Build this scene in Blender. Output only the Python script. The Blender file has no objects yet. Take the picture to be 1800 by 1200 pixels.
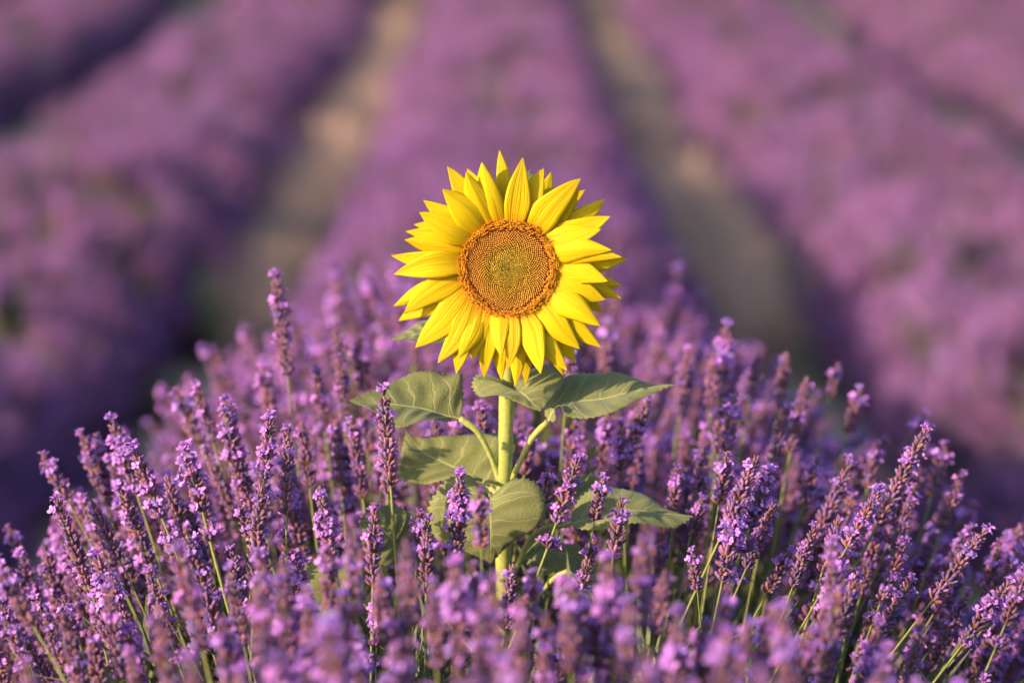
import bpy, math, random
import numpy as np
from mathutils import Vector, Matrix, Quaternion, Euler

# ------------------------------------------------------------------ camera, sky, sun, exposure
scene = bpy.context.scene
col = scene.collection
CAM = Vector((0.0, 0.0, 2.00))
FPX = 6000.0                                  # focal length in photo pixels (1800 wide) = 120 mm
PITCH = math.atan(870.0 / FPX)
YAW = 20.0 / FPX
cam_data = bpy.data.cameras.new('camera')
cam_data.lens = 120.0
cam_data.sensor_width = 36.0
cam_data.clip_end = 2000.0
cam_data.clip_start = 0.05
cam_data.dof.use_dof = True
cam_data.dof.focus_distance = 3.60
cam_data.dof.aperture_fstop = 2.7
cam = bpy.data.objects.new('camera', cam_data)
col.objects.link(cam)
cam.location = CAM
cam.rotation_euler = (math.pi / 2 - PITCH, 0.0, -YAW)
scene.camera = cam

SUN_DIR = Vector((-0.80, -0.50, 0.275)).normalized()      # towards the sun
SUN_EL = math.asin(SUN_DIR.z)
SUN_ROT = math.atan2(SUN_DIR.x, SUN_DIR.y)
world = bpy.data.worlds.new('World')
scene.world = world
world.use_nodes = True
wn = world.node_tree
bg = wn.nodes['Background']
sky = wn.nodes.new('ShaderNodeTexSky')
sky.sky_type = 'NISHITA'
sky.sun_disc = False
sky.sun_elevation = SUN_EL
sky.sun_rotation = SUN_ROT
wn.links.new(sky.outputs[0], bg.inputs['Color'])
bg.inputs['Strength'].default_value = 0.135
sun_data = bpy.data.lights.new('sun', 'SUN')
sun_data.energy = 5.0
sun_data.angle = math.radians(0.6)
sun_data.color = (1.0, 0.75, 0.47)
sun = bpy.data.objects.new('sun', sun_data)
col.objects.link(sun)
sun.rotation_euler = SUN_DIR.to_track_quat('Z', 'Y').to_euler()
sun.location = (-8, -6, 6)
scene.view_settings.view_transform = 'Standard'
scene.view_settings.look = 'None'
scene.view_settings.gamma = 1.0
scene.view_settings.use_curve_mapping = False
scene.view_settings.exposure = 0.92
scene.cycles.use_denoising = True
scene.cycles.max_bounces = 4
scene.cycles.transparent_max_bounces = 4

# ------------------------------------------------------------------ pixel -> place
_f = Vector((math.sin(YAW) * math.cos(PITCH), math.cos(YAW) * math.cos(PITCH), -math.sin(PITCH)))
_r = Vector((math.cos(YAW), -math.sin(YAW), 0.0))
_u = _r.cross(_f)


def at(px, py, Y):
    """the point at distance Y (metres along the row) that lies in the direction of photo pixel px, py"""
    d = _f + _r * ((px - 900.0) / FPX) + _u * ((600.0 - py) / FPX)
    return CAM + d * (Y / d.y)


def proj(p):
    d = Vector(p) - CAM
    z = d.dot(_f)
    return 900.0 + FPX * d.dot(_r) / z, 600.0 - FPX * d.dot(_u) / z


# ------------------------------------------------------------------ helpers
R = random.Random(11)


class MB:
    """collects vertices, faces, colours and uv for ONE mesh"""

    def __init__(self):
        self.v, self.f, self.c, self.uv, self.m = [], [], [], [], []

    def add(self, verts, faces, colour, M=None, mat=0, uv=None):
        o = len(self.v)
        if M is not None:
            verts = [M @ Vector(p) for p in verts]
        self.v.extend([tuple(p) for p in verts])
        self.f.extend([tuple(i + o for i in f) for f in faces])
        self.m.extend([mat] * len(faces))
        if isinstance(colour, tuple):
            colour = [colour] * len(verts)
        self.c.extend(colour)
        self.uv.extend(uv if uv else [(0.5, 0.5)] * len(verts))

    def merge(self, other, M):
        self.add(other.v, other.f, other.c, M, 0, other.uv)
        self.m[-len(other.f):] = other.m

    def mesh(self, name, mats, smooth=True):
        me = bpy.data.meshes.new(name)
        me.from_pydata(self.v, [], self.f)
        a = me.color_attributes.new('Col', 'FLOAT_COLOR', 'POINT')
        a.data.foreach_set('color', np.array([(c[0], c[1], c[2], 1.0) for c in self.c], dtype=np.float32).ravel())
        l = me.uv_layers.new(name='UVMap')
        vi = np.zeros(len(me.loops), dtype=np.int32)
        me.loops.foreach_get('vertex_index', vi)
        l.data.foreach_set('uv', np.array(self.uv, dtype=np.float32)[vi].ravel())
        for m in mats:
            me.materials.append(m)
        if len(mats) > 1:
            me.polygons.foreach_set('material_index', self.m)
        me.polygons.foreach_set('use_smooth', [smooth] * len(me.polygons))
        me.update()
        return me


def link(name, me, parent=None, matrix=None):
    o = bpy.data.objects.new(name, me)
    col.objects.link(o)
    if parent is not None:
        o.parent = parent
    if matrix is not None:
        o.matrix_local = matrix
    return o


def tag(o, label=None, cat=None, group=None, kind=None):
    if label: o['label'] = label
    if cat: o['category'] = cat
    if group: o['group'] = group
    if kind: o['kind'] = kind
    return o


def lerp(a, b, t): return a + (b - a) * t


def mix3(a, b, t): return tuple(a[i] + (b[i] - a[i]) * t for i in range(3))


def catmull(pts, n):
    """resample a polyline of Vectors to n points, evenly by arc length, smoothly"""
    pts = [Vector(p) for p in pts]
    fine = []
    P = [pts[0] * 2 - pts[1]] + pts + [pts[-1] * 2 - pts[-2]]
    for i in range(1, len(P) - 2):
        for k in range(12):
            t = k / 12
            a, b, c, d = P[i - 1], P[i], P[i + 1], P[i + 2]
            fine.append(0.5 * ((2 * b) + (c - a) * t + (2 * a - 5 * b + 4 * c - d) * t * t + (3 * b - a - 3 * c + d) * t ** 3))
    fine.append(pts[-1])
    L = [0.0]
    for i in range(1, len(fine)):
        L.append(L[-1] + (fine[i] - fine[i - 1]).length)
    out, j = [], 0
    for k in range(n):
        s = L[-1] * k / (n - 1)
        while j < len(L) - 2 and L[j + 1] < s:
            j += 1
        seg = max(L[j + 1] - L[j], 1e-9)
        out.append(fine[j].lerp(fine[j + 1], min(1.0, max(0.0, (s - L[j]) / seg))))
    return out


def tube(mb, pts, radii, colour, sides=8, cap=True, mat=0, ridge=0.0):
    n = len(pts)
    verts, faces, cols = [], [], []
    up = Vector((0.31, 0.2, 0.93))
    prev = None
    for i, p in enumerate(pts):
        t = (pts[min(i + 1, n - 1)] - pts[max(i - 1, 0)]).normalized()
        if prev is None:
            a = t.cross(up)
            if a.length < 0.1: a = t.cross(Vector((1, 0, 0)))
        else:
            a = prev - t * prev.dot(t)
        a.normalize()
        prev = a
        b = t.cross(a)
        for k in range(sides):
            w = 2 * math.pi * k / sides
            rr = radii[i] * (1 + ridge * math.cos(4 * w))
            verts.append(p + (a * math.cos(w) + b * math.sin(w)) * rr)
            cols.append(colour[i] if isinstance(colour, list) else colour)
    for i in range(n - 1):
        for k in range(sides):
            k2 = (k + 1) % sides
            faces.append((i * sides + k, i * sides + k2, (i + 1) * sides + k2, (i + 1) * sides + k))
    if cap:
        faces.append(tuple(range(sides))[::-1])
        faces.append(tuple((n - 1) * sides + k for k in range(sides)))
    mb.add(verts, faces, cols, None, mat)


# ------------------------------------------------------------------ materials
def new_mat(name):
    m = bpy.data.materials.new(name)
    m.use_nodes = True
    nt = m.node_tree
    return m, nt, nt.nodes['Principled BSDF'], nt.nodes['Material Output']


def attr_mat(name, rough=0.6, transl=0.0, vary=0.12, hue=0.02, noise_scale=300.0, noise_amt=0.25, sheen=0.0, spec=0.3, bump=0.0):
    m, nt, bsdf, out = new_mat(name)
    N, Lk = nt.nodes, nt.links
    at_ = N.new('ShaderNodeAttribute'); at_.attribute_name = 'Col'
    oi = N.new('ShaderNodeObjectInfo')
    hsv = N.new('ShaderNodeHueSaturation')
    mh = N.new('ShaderNodeMapRange'); mh.inputs['To Min'].default_value = 0.5 - hue; mh.inputs['To Max'].default_value = 0.5 + hue
    Lk.new(oi.outputs['Random'], mh.inputs['Value']); Lk.new(mh.outputs[0], hsv.inputs['Hue'])
    wn_ = N.new('ShaderNodeTexWhiteNoise'); wn_.noise_dimensions = '1D'
    Lk.new(oi.outputs['Random'], wn_.inputs['W'])
    mv = N.new('ShaderNodeMapRange'); mv.inputs['To Min'].default_value = 1 - vary; mv.inputs['To Max'].default_value = 1 + vary
    Lk.new(wn_.outputs['Value'], mv.inputs['Value']); Lk.new(mv.outputs[0], hsv.inputs['Value'])
    Lk.new(at_.outputs['Color'], hsv.inputs['Color'])
    tc = N.new('ShaderNodeTexCoord')
    nz = N.new('ShaderNodeTexNoise'); nz.inputs['Scale'].default_value = noise_scale; nz.inputs['Detail'].default_value = 3
    Lk.new(tc.outputs['Object'], nz.inputs['Vector'])
    mr = N.new('ShaderNodeMapRange'); mr.inputs['From Min'].default_value = 0.3; mr.inputs['From Max'].default_value = 0.7
    mr.inputs['To Min'].default_value = 1 - noise_amt; mr.inputs['To Max'].default_value = 1 + noise_amt
    Lk.new(nz.outputs['Fac'], mr.inputs['Value'])
    mul = N.new('ShaderNodeVectorMath'); mul.operation = 'SCALE'
    Lk.new(hsv.outputs[0], mul.inputs[0]); Lk.new(mr.outputs[0], mul.inputs['Scale'])
    Lk.new(mul.outputs[0], bsdf.inputs['Base Color'])
    bsdf.inputs['Roughness'].default_value = rough
    bsdf.inputs['Specular IOR Level'].default_value = spec
    if sheen:
        bsdf.inputs['Sheen Weight'].default_value = sheen
    if bump:
        bp = N.new('ShaderNodeBump'); bp.inputs['Strength'].default_value = bump; bp.inputs['Distance'].default_value = 0.001
        Lk.new(nz.outputs['Fac'], bp.inputs['Height']); Lk.new(bp.outputs[0], bsdf.inputs['Normal'])
    if transl:
        tr = N.new('ShaderNodeBsdfTranslucent'); Lk.new(mul.outputs[0], tr.inputs['Color'])
        mx = N.new('ShaderNodeMixShader'); mx.inputs[0].default_value = transl
        Lk.new(bsdf.outputs[0], mx.inputs[1]); Lk.new(tr.outputs[0], mx.inputs[2]); Lk.new(mx.outputs[0], out.inputs['Surface'])
    return m


M_LAV = attr_mat('lavender_blossom', 0.75, 0.26, 0.26, 0.03, 400, 0.22, sheen=0.15, spec=0.15)
M_LSTEM = attr_mat('lavender_stalk', 0.6, 0.0, 0.15, 0.02, 120, 0.2, spec=0.25)
M_LEAVES = attr_mat('lavender_leaves', 0.7, 0.15, 0.2, 0.02, 60, 0.25, spec=0.2)
M_STALK = attr_mat('sunflower_stalk', 0.6, 0.0, 0.0, 0.0, 260, 0.16, sheen=0.3, spec=0.25, bump=0.5)
M_DISC = attr_mat('disc_florets', 0.7, 0.1, 0.0, 0.0, 700, 0.2, spec=0.2)
M_GRASS = attr_mat('dry_grass', 0.8, 0.25, 0.25, 0.02, 40, 0.2, spec=0.1)
M_WEED = attr_mat('weed_leaf', 0.6, 0.2, 0.15, 0.02, 60, 0.2, spec=0.25)


def petal_material():
    m, nt, bsdf, out = new_mat('ray_petal')
    N, Lk = nt.nodes, nt.links
    uv = N.new('ShaderNodeUVMap'); uv.uv_map = 'UVMap'
    sx = N.new('ShaderNodeSeparateXYZ'); Lk.new(uv.outputs[0], sx.inputs[0])
    ramp = N.new('ShaderNodeValToRGB')
    e = ramp.color_ramp.elements
    e[0].position = 0.0; e[0].color = (0.62, 0.25, 0.004, 1)
    e[1].position = 1.0; e[1].color = (0.78, 0.585, 0.006, 1)
    e2 = ramp.color_ramp.elements.new(0.22); e2.color = (0.75, 0.51, 0.004, 1)
    e3 = ramp.color_ramp.elements.new(0.5); e3.color = (0.78, 0.575, 0.005, 1)
    Lk.new(sx.outputs['X'], ramp.inputs[0])
    # fine lengthwise veins
    mp = N.new('ShaderNodeCombineXYZ')
    a = N.new('ShaderNodeMath'); a.operation = 'MULTIPLY'; a.inputs[1].default_value = 1.3; Lk.new(sx.outputs['X'], a.inputs[0])
    b = N.new('ShaderNodeMath'); b.operation = 'MULTIPLY'; b.inputs[1].default_value = 22.0; Lk.new(sx.outputs['Y'], b.inputs[0])
    Lk.new(a.outputs[0], mp.inputs['X']); Lk.new(b.outputs[0], mp.inputs['Y'])
    oi = N.new('ShaderNodeObjectInfo')
    c = N.new('ShaderNodeMath'); c.operation = 'MULTIPLY'; c.inputs[1].default_value = 40.0; Lk.new(oi.outputs['Random'], c.inputs[0])
    Lk.new(c.outputs[0], mp.inputs['Z'])
    nz = N.new('ShaderNodeTexNoise'); nz.inputs['Scale'].default_value = 1.0; nz.inputs['Detail'].default_value = 2
    Lk.new(mp.outputs[0], nz.inputs['Vector'])
    mr = N.new('ShaderNodeMapRange'); mr.inputs['From Min'].default_value = 0.3; mr.inputs['From Max'].default_value = 0.7
    mr.inputs['To Min'].default_value = 0.88; mr.inputs['To Max'].default_value = 1.05
    Lk.new(nz.outputs['Fac'], mr.inputs['Value'])
    mul = N.new('ShaderNodeVectorMath'); mul.operation = 'SCALE'
    Lk.new(ramp.outputs[0], mul.inputs[0]); Lk.new(mr.outputs[0], mul.inputs['Scale'])
    Lk.new(mul.outputs[0], bsdf.inputs['Base Color'])
    bsdf.inputs['Roughness'].default_value = 0.55
    bsdf.inputs['Specular IOR Level'].default_value = 0.25
    bp = N.new('ShaderNodeBump'); bp.inputs['Strength'].default_value = 0.6; bp.inputs['Distance'].default_value = 0.002
    Lk.new(nz.outputs['Fac'], bp.inputs['Height']); Lk.new(bp.outputs[0], bsdf.inputs['Normal'])
    tr = N.new('ShaderNodeBsdfTranslucent'); Lk.new(mul.outputs[0], tr.inputs['Color'])
    mx = N.new('ShaderNodeMixShader'); mx.inputs[0].default_value = 0.25
    Lk.new(bsdf.outputs[0], mx.inputs[1]); Lk.new(tr.outputs[0], mx.inputs[2]); Lk.new(mx.outputs[0], out.inputs['Surface'])
    return m


def leaf_material():
    """uv.x along the midrib 0..1, uv.y across 0..1 with the midrib at 0.5"""
    m, nt, bsdf, out = new_mat('sunflower_leaf')
    N, Lk = nt.nodes, nt.links

    def math_(op, a, b=None, c=None, clamp=False):
        n = N.new('ShaderNodeMath'); n.operation = op; n.use_clamp = clamp
        for i, x in enumerate((a, b, c)):
            if x is None: continue
            if isinstance(x, (int, float)): n.inputs[i].default_value = x
            else: Lk.new(x, n.inputs[i])
        return n.outputs[0]

    def thin(dist, w0, w1):          # 1 on the line, 0 away from it
        mr = N.new('ShaderNodeMapRange'); mr.interpolation_type = 'SMOOTHSTEP'
        mr.inputs['From Min'].default_value = w0; mr.inputs['From Max'].default_value = w1
        mr.inputs['To Min'].default_value = 1.0; mr.inputs['To Max'].default_value = 0.0
        Lk.new(dist, mr.inputs['Value'])
        return mr.outputs[0]
    uv = N.new('ShaderNodeUVMap'); uv.uv_map = 'UVMap'
    sx = N.new('ShaderNodeSeparateXYZ'); Lk.new(uv.outputs[0], sx.inputs[0])
    u = sx.outputs['X']
    v = math_('MULTIPLY', math_('ABSOLUTE', math_('SUBTRACT', sx.outputs['Y'], 0.5)), 2.0)
    side = math_('GREATER_THAN', sx.outputs['Y'], 0.5)
    wob = N.new('ShaderNodeTexNoise'); wob.inputs['Scale'].default_value = 5.0
    Lk.new(uv.outputs[0], wob.inputs['Vector'])
    wobv = math_('MULTIPLY', math_('SUBTRACT', wob.outputs['Fac'], 0.5), 0.10)
    # side veins leave the midrib and sweep to the tip
    s = math_('SUBTRACT', math_('ADD', u, wobv), math_('MULTIPLY', math_('POWER', v, 0.85), 0.22))
    s = math_('ADD', math_('MULTIPLY', s, 6.0), math_('MULTIPLY', side, 0.37))
    fr = math_('ABSOLUTE', math_('SUBTRACT', math_('FRACT', s), 0.5))
    vein1 = math_('MULTIPLY', thin(fr, 0.02, 0.06), math_('SUBTRACT', 1.0, math_('MULTIPLY', v, 0.6)))
    # two strong veins from the base
    strong = thin(math_('ABSOLUTE', math_('SUBTRACT', math_('SUBTRACT', math_('ADD', u, wobv), math_('MULTIPLY', math_('POWER', v, 1.1), 0.42)), 0.02)), 0.006, 0.016)
    strong = math_('MULTIPLY', strong, math_('SUBTRACT', 1.0, math_('MULTIPLY', v, 0.8)))
    mid = thin(v, 0.012, 0.03)
    vein = math_('MAXIMUM', math_('MAXIMUM', math_('MULTIPLY', vein1, 0.65), strong), mid)
    # net of fine veins
    vor = N.new('ShaderNodeTexVoronoi'); vor.feature = 'DISTANCE_TO_EDGE'; vor.inputs['Scale'].default_value = 26.0
    Lk.new(uv.outputs[0], vor.inputs['Vector'])
    net = thin(vor.outputs['Distance'], 0.0, 0.10)
    nz = N.new('ShaderNodeTexNoise'); nz.inputs['Scale'].default_value = 4.0; nz.inputs['Detail'].default_value = 5
    tc = N.new('ShaderNodeTexCoord')
    sc = N.new('ShaderNodeVectorMath'); sc.operation = 'SCALE'; sc.inputs['Scale'].default_value = 8.0
    Lk.new(tc.outputs['Object'], sc.inputs[0]); Lk.new(sc.outputs[0], nz.inputs['Vector'])
    ramp = N.new('ShaderNodeValToRGB')
    ramp.color_ramp.elements[0].position = 0.3; ramp.color_ramp.elements[0].color = (0.155, 0.18, 0.066, 1)
    ramp.color_ramp.elements[1].position = 0.7; ramp.color_ramp.elements[1].color = (0.235, 0.25, 0.088, 1)
    Lk.new(nz.outputs['Fac'], ramp.inputs[0])
    mixc = N.new('ShaderNodeMix'); mixc.data_type = 'RGBA'
    Lk.new(math_('ADD', math_('MULTIPLY', vein, 0.6), math_('MULTIPLY', net, 0.08), clamp=True), mixc.inputs['Factor'])
    Lk.new(ramp.outputs[0], mixc.inputs['A']); mixc.inputs['B'].default_value = (0.48, 0.48, 0.24, 1)
    # a few specks
    sp = N.new('ShaderNodeTexVoronoi'); sp.inputs['Scale'].default_value = 9.0; Lk.new(uv.outputs[0], sp.inputs['Vector'])
    mix2 = N.new('ShaderNodeMix'); mix2.data_type = 'RGBA'
    Lk.new(math_('MULTIPLY', thin(sp.outputs['Distance'], 0.02, 0.05), 0.35), mix2.inputs['Factor'])
    Lk.new(mixc.outputs['Result'], mix2.inputs['A']); mix2.inputs['B'].default_value = (0.30, 0.27, 0.12, 1)
    cres = mix2.outputs['Result']
    Lk.new(cres, bsdf.inputs['Base Color'])
    bsdf.inputs['Roughness'].default_value = 0.62
    bsdf.inputs['Specular IOR Level'].default_value = 0.3
    bsdf.inputs['Sheen Weight'].default_value = 0.15
    bsdf.inputs['Sheen Roughness'].default_value = 0.6
    h = math_('SUBTRACT', math_('MULTIPLY', vein, -1.0), math_('MULTIPLY', net, 0.35))
    h = math_('ADD', h, math_('MULTIPLY', nz.outputs['Fac'], 0.5))
    bp = N.new('ShaderNodeBump'); bp.inputs['Strength'].default_value = 0.5; bp.inputs['Distance'].default_value = 0.0015
    Lk.new(h, bp.inputs['Height']); Lk.new(bp.outputs[0], bsdf.inputs['Normal'])
    tr = N.new('ShaderNodeBsdfTranslucent'); Lk.new(cres, tr.inputs['Color'])
    mx = N.new('ShaderNodeMixShader'); mx.inputs[0].default_value = 0.2
    Lk.new(bsdf.outputs[0], mx.inputs[1]); Lk.new(tr.outputs[0], mx.inputs[2]); Lk.new(mx.outputs[0], out.inputs['Surface'])
    return m


def soil_material():
    m, nt, bsdf, out = new_mat('dry_soil')
    N, Lk = nt.nodes, nt.links
    tc = N.new('ShaderNodeTexCoord')
    nz = N.new('ShaderNodeTexNoise'); nz.inputs['Scale'].default_value = 3.0; nz.inputs['Detail'].default_value = 9; nz.inputs['Roughness'].default_value = 0.65
    Lk.new(tc.outputs['Object'], nz.inputs['Vector'])
    ramp = N.new('ShaderNodeValToRGB')
    ramp.color_ramp.elements[0].position = 0.32; ramp.color_ramp.elements[0].color = (0.52, 0.35, 0.24, 1)
    ramp.color_ramp.elements[1].position = 0.68; ramp.color_ramp.elements[1].color = (0.74, 0.54, 0.39, 1)
    Lk.new(nz.outputs['Fac'], ramp.inputs[0]); Lk.new(ramp.outputs[0], bsdf.inputs['Base Color'])
    bsdf.inputs['Roughness'].default_value = 0.95
    bp = N.new('ShaderNodeBump'); bp.inputs['Strength'].default_value = 0.8; bp.inputs['Distance'].default_value = 0.04
    Lk.new(nz.outputs['Fac'], bp.inputs['Height']); Lk.new(bp.outputs[0], bsdf.inputs['Normal'])
    return m


M_PETAL = petal_material()
M_LEAF = leaf_material()
M_SOIL = soil_material()

# ------------------------------------------------------------------ ground
def g_level(y):
    """the field falls from the brow where the sunflower stands and rises gently far off"""
    t = min(1.0, max(0.0, (y - 4.4) / 6.2)); t = t * t * (3 - 2 * t)
    return 0.5 * (1 - t) + max(0.0, y - 27.0) * 0.035 * min(1.0, max(0.0, (y - 27.0) / 8.0))


def on_ground(px, py):
    Y = 10.0
    for _ in range(40):
        d = at(px, py, 1.0) - CAM
        Y = lerp(Y, (g_level(Y) - CAM.z) / d.z, 0.6)
    return at(px, py, Y)


S = 2.00                                       # row spacing
ROWS = range(-4, 5)
mb = MB()
xs = sorted(set([-600, -200, -80, -30] + [i * 0.3 for i in range(-40, 41)] + [30, 80, 200, 600]))
ys = sorted(set([-300, -60, -15, -5] + [i * 0.5 for i in range(0, 140)] + [75, 85, 100, 130, 200, 400, 900]))
gv = []
for y in ys:
    for x in xs:
        z = g_level(min(y, 80.0))
        if abs(x) < 12 and -1 < y < 72:
            z += 0.03 * math.cos(2 * math.pi * x / S) + 0.012 * math.sin(y * 2.1 + x * 3) + 0.01 * math.sin(y * 5.3 - x * 2.2)
        gv.append((x, y, z))
nx = len(xs)
gf = [(j * nx + i, j * nx + i + 1, (j + 1) * nx + i + 1, (j + 1) * nx + i) for j in range(len(ys) - 1) for i in range(nx - 1)]
mb.add(gv, gf, (0.3, 0.2, 0.1))
tag(link('ground', mb.mesh('ground', [M_SOIL])), 'dry brown soil between the lavender rows', kind='structure')

# ------------------------------------------------------------------ lavender: calyx, corolla, whorl, spike
C_CALYX0 = (0.190, 0.140, 0.080)
C_CALYX1 = (0.275, 0.130, 0.185)
C_CALYX2 = (0.270, 0.140, 0.400)
C_COR = (0.550, 0.250, 0.790)
C_DRY = (0.600, 0.290, 0.080)
C_STEM = (0.200, 0.225, 0.075)


def calyx(mb, M, L, w, rr, sides=5, lowpoly=False):
    rings = [(0.0, 0.45, C_CALYX0), (0.45, 1.0, C_CALYX1), (0.86, 0.85, C_CALYX2), (1.0, 0.35, C_CALYX2)]
    if lowpoly:
        rings = [(0.0, 0.4, C_CALYX0), (0.6, 1.15, C_CALYX1), (1.0, 0.5, C_CALYX2)]
    k_ = rr.uniform(0.75, 1.25)
    warm = rr.uniform(-0.05, 0.09)
    v, c, f = [], [], []
    for t, q, cc in rings:
        cc = (min(1, cc[0] * k_ + warm), cc[1] * k_, max(0.02, cc[2] * k_ - warm * 1.3))
        for k in range(sides):
            a = 2 * math.pi * k / sides
            v.append((w * q * math.cos(a), w * q * math.sin(a), L * t)); c.append(cc)
    for i in range(len(rings) - 1):
        for k in range(sides):
            k2 = (k + 1) % sides
            f.append((i * sides + k, i * sides + k2, (i + 1) * sides + k2, (i + 1) * sides + k))
    f.append(tuple((len(rings) - 1) * sides + k for k in range(sides)))
    mb.add(v, f, c, M)


def corolla(rr, size=1.0, small=False):
    """two-lipped violet blossom, throat at the origin, opening along +z"""
    mb = MB()
    k_ = rr.uniform(0.85, 1.2)
    base = tuple(min(1, x * k_) for x in C_COR)
    deep = tuple(x * 0.72 for x in base)
    v, f, c = [], [], []
    for i, (z, r_) in enumerate(((-0.0025, 0.0008), (0.0018, 0.0013))):
        for k in range(5):
            a = 2 * math.pi * k / 5
            v.append((r_ * math.cos(a), r_ * math.sin(a), z)); c.append(deep)
    for k in range(5):
        k2 = (k + 1) % 5
        f.append((k, k2, 5 + k2, 5 + k))
    mb.add([tuple(x * size for x in p) for p in v], f, c)
    for az, L, w in ((62, 0.0052, 0.0044), (118, 0.0052, 0.0044), (-90, 0.0044, 0.0036), (-38, 0.0040, 0.0032), (-142, 0.0040, 0.0032)):
        a = math.radians(az + rr.uniform(-10, 10))
        tilt = math.radians(rr.uniform(42, 78))
        ax = Vector((math.cos(a) * math.sin(tilt), math.sin(a) * math.sin(tilt), math.cos(tilt)))
        sd = Vector((-math.sin(a), math.cos(a), 0))
        o = Vector((math.cos(a) * 0.0009, math.sin(a) * 0.0009, 0.0016))
        nrm = ax.cross(sd)
        curl = rr.uniform(-0.0012, 0.0010)
        L *= rr.uniform(0.8, 1.2)
        vv = [o - sd * w * 0.22, o + sd * w * 0.22,
              o + ax * L * 0.6 - sd * w * 0.5, o + ax * L * 0.6 + nrm * 0.0004, o + ax * L * 0.6 + sd * w * 0.5,
              o + ax * L - sd * w * 0.28 + nrm * curl, o + ax * L * 0.95 + sd * w * 0.28 + nrm * curl]
        ff = [(0, 1, 3), (0, 3, 2), (1, 4, 3), (2, 3, 5), (3, 6, 5), (3, 4, 6)]
        mb.add([p * size for p in vv], ff, [deep, deep, base, base, base, base, base])
    return mb


class Whorl:
    """one ring of calyces round the stalk, with the places where blossoms sit"""

    def __init__(self, seed, n, tilt0, tilt1, low=False):
        rr = random.Random(seed)
        self.mb = MB()
        self.ends = []
        a0 = rr.uniform(0, 6.28)
        for tier in (0, 1):
            m = n if tier == 0 else max(3, n - 3)
            for k in range(m):
                a = a0 + 2 * math.pi * (k + 0.5 * tier + rr.uniform(-0.25, 0.25)) / m
                tilt = math.radians(lerp(tilt0, tilt1, rr.random()) - 16 * tier)
                L = rr.uniform(0.0072, 0.0098)
                w = rr.uniform(0.00155, 0.00205)
                d = Vector((math.cos(a) * math.sin(tilt), math.sin(a) * math.sin(tilt), math.cos(tilt)))
                q = d.to_track_quat('Z', 'Y').to_matrix().to_4x4()
                o = Vector((math.cos(a) * 0.0013, math.sin(a) * 0.0013, rr.uniform(-0.001, 0.001) + 0.003 * tier))
                Mx = Matrix.Translation(o) @ q
                calyx(self.mb, Mx, L, w, rr, 4 if low else 5, low)
                end = Matrix.Translation(o + d * L * 0.95) @ q @ Matrix.Rotation(math.radians(90) - 0.0, 4, 'Z')
                self.ends.append(end)
                if rr.random() < 0.26:        # a withered blossom still hanging from the calyx
                    e = o + d * L
                    s_ = rr.uniform(0.0012, 0.0022)
                    pts = [e + Vector([rr.uniform(-1, 1) * s_ for _ in range(3)]) for _ in range(4)]
                    self.mb.add(pts, [(0, 1, 2), (0, 2, 3), (0, 3, 1), (1, 3, 2)], mix3(C_DRY, C_CALYX1, rr.random() * 0.6))
        # small pointed bracts below
        for k in range(3):
            a = a0 + k * 2.1
            b = Vector((math.cos(a), math.sin(a), 0)); s_ = Vector((-b.y, b.x, 0))
            self.mb.add([b * 0.001 - s_ * 0.001, b * 0.001 + s_ * 0.001, b * 0.0045 + Vector((0, 0, 0.003))], [(0, 1, 2)], (0.24, 0.18, 0.10))


WH = [Whorl(100 + i, R.choice((7, 8, 8, 9)), 38, 62) for i in range(8)]
WH_TOP = [Whorl(200 + i, 5, 14, 36) for i in range(3)]
WH_LOW = [Whorl(300 + i, 6, 36, 60, True) for i in range(4)]
COR = [corolla(random.Random(400 + i)) for i in range(6)]
COR_BIG = COR


def spike_desc(seed, n, bloom, gap, open_=0.0):
    """list of (whorl pool, index, z, scale, rotz, [(calyx index, corolla index, scale)]); z = 0 at the foot of the flower head"""
    rr = random.Random(seed)
    out, z = [], 0.004
    H = n * 0.0100
    for i in range(n):
        t = i / (n - 1)
        s = lerp(0.98, 1.06, min(1, t / 0.3)) if t < 0.3 else lerp(1.06, 0.62, ((t - 0.3) / 0.7) ** 1.4)
        s *= rr.uniform(0.9, 1.1) * 1.16
        top = i == n - 1
        pool = WH_TOP if top else WH
        idx = rr.randrange(len(pool))
        b = bloom * rr.choice((0.0, 0.15, 0.3, 0.7, 1.9))
        if top: b = bloom * 2.2
        cs = [(k, rr.randrange(len(COR)), rr.uniform(0.85, 1.2)) for k in range(len(pool[idx].ends)) if rr.random() < b]
        out.append((top, idx, z, s, rr.uniform(0, 6.28), cs))
        z += lerp(0.0118, 0.0085, t) * rr.uniform(0.9, 1.12) * (1 + open_ * (1 - t))
    length = z + 0.002
    if gap:
        idx = rr.randrange(len(WH))
        out.append((False, idx, -gap, 1.15, rr.uniform(0, 6.28), [(k, rr.randrange(len(COR)), 1.0) for k in range(len(WH[idx].ends)) if rr.random() < bloom * 1.6]))
    return out, length


STEM_L = 0.46


def stem_mb(seed, head_len, low=False):
    rr = random.Random(seed)
    mb = MB()
    c1, c2 = rr.uniform(-0.03, 0.03), rr.uniform(-0.03, 0.03)
    pts, rad, cols = [], [], []
    for i in range(11):
        z = -STEM_L + (STEM_L + head_len * 0.95) * i / 10
        q = max(0.0, -z / STEM_L)
        pts.append(Vector((c1 * q * q, c2 * q * q, z)))
        rad.append(lerp(0.0017, 0.0014, i / 10) if z < 0 else 0.0009)
        cols.append(mix3(C_STEM, (0.12, 0.13, 0.06), q))
    tube(mb, pts, rad, cols, 4 if low else 6, ridge=0.0 if low else 0.12)
    return mb


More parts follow.
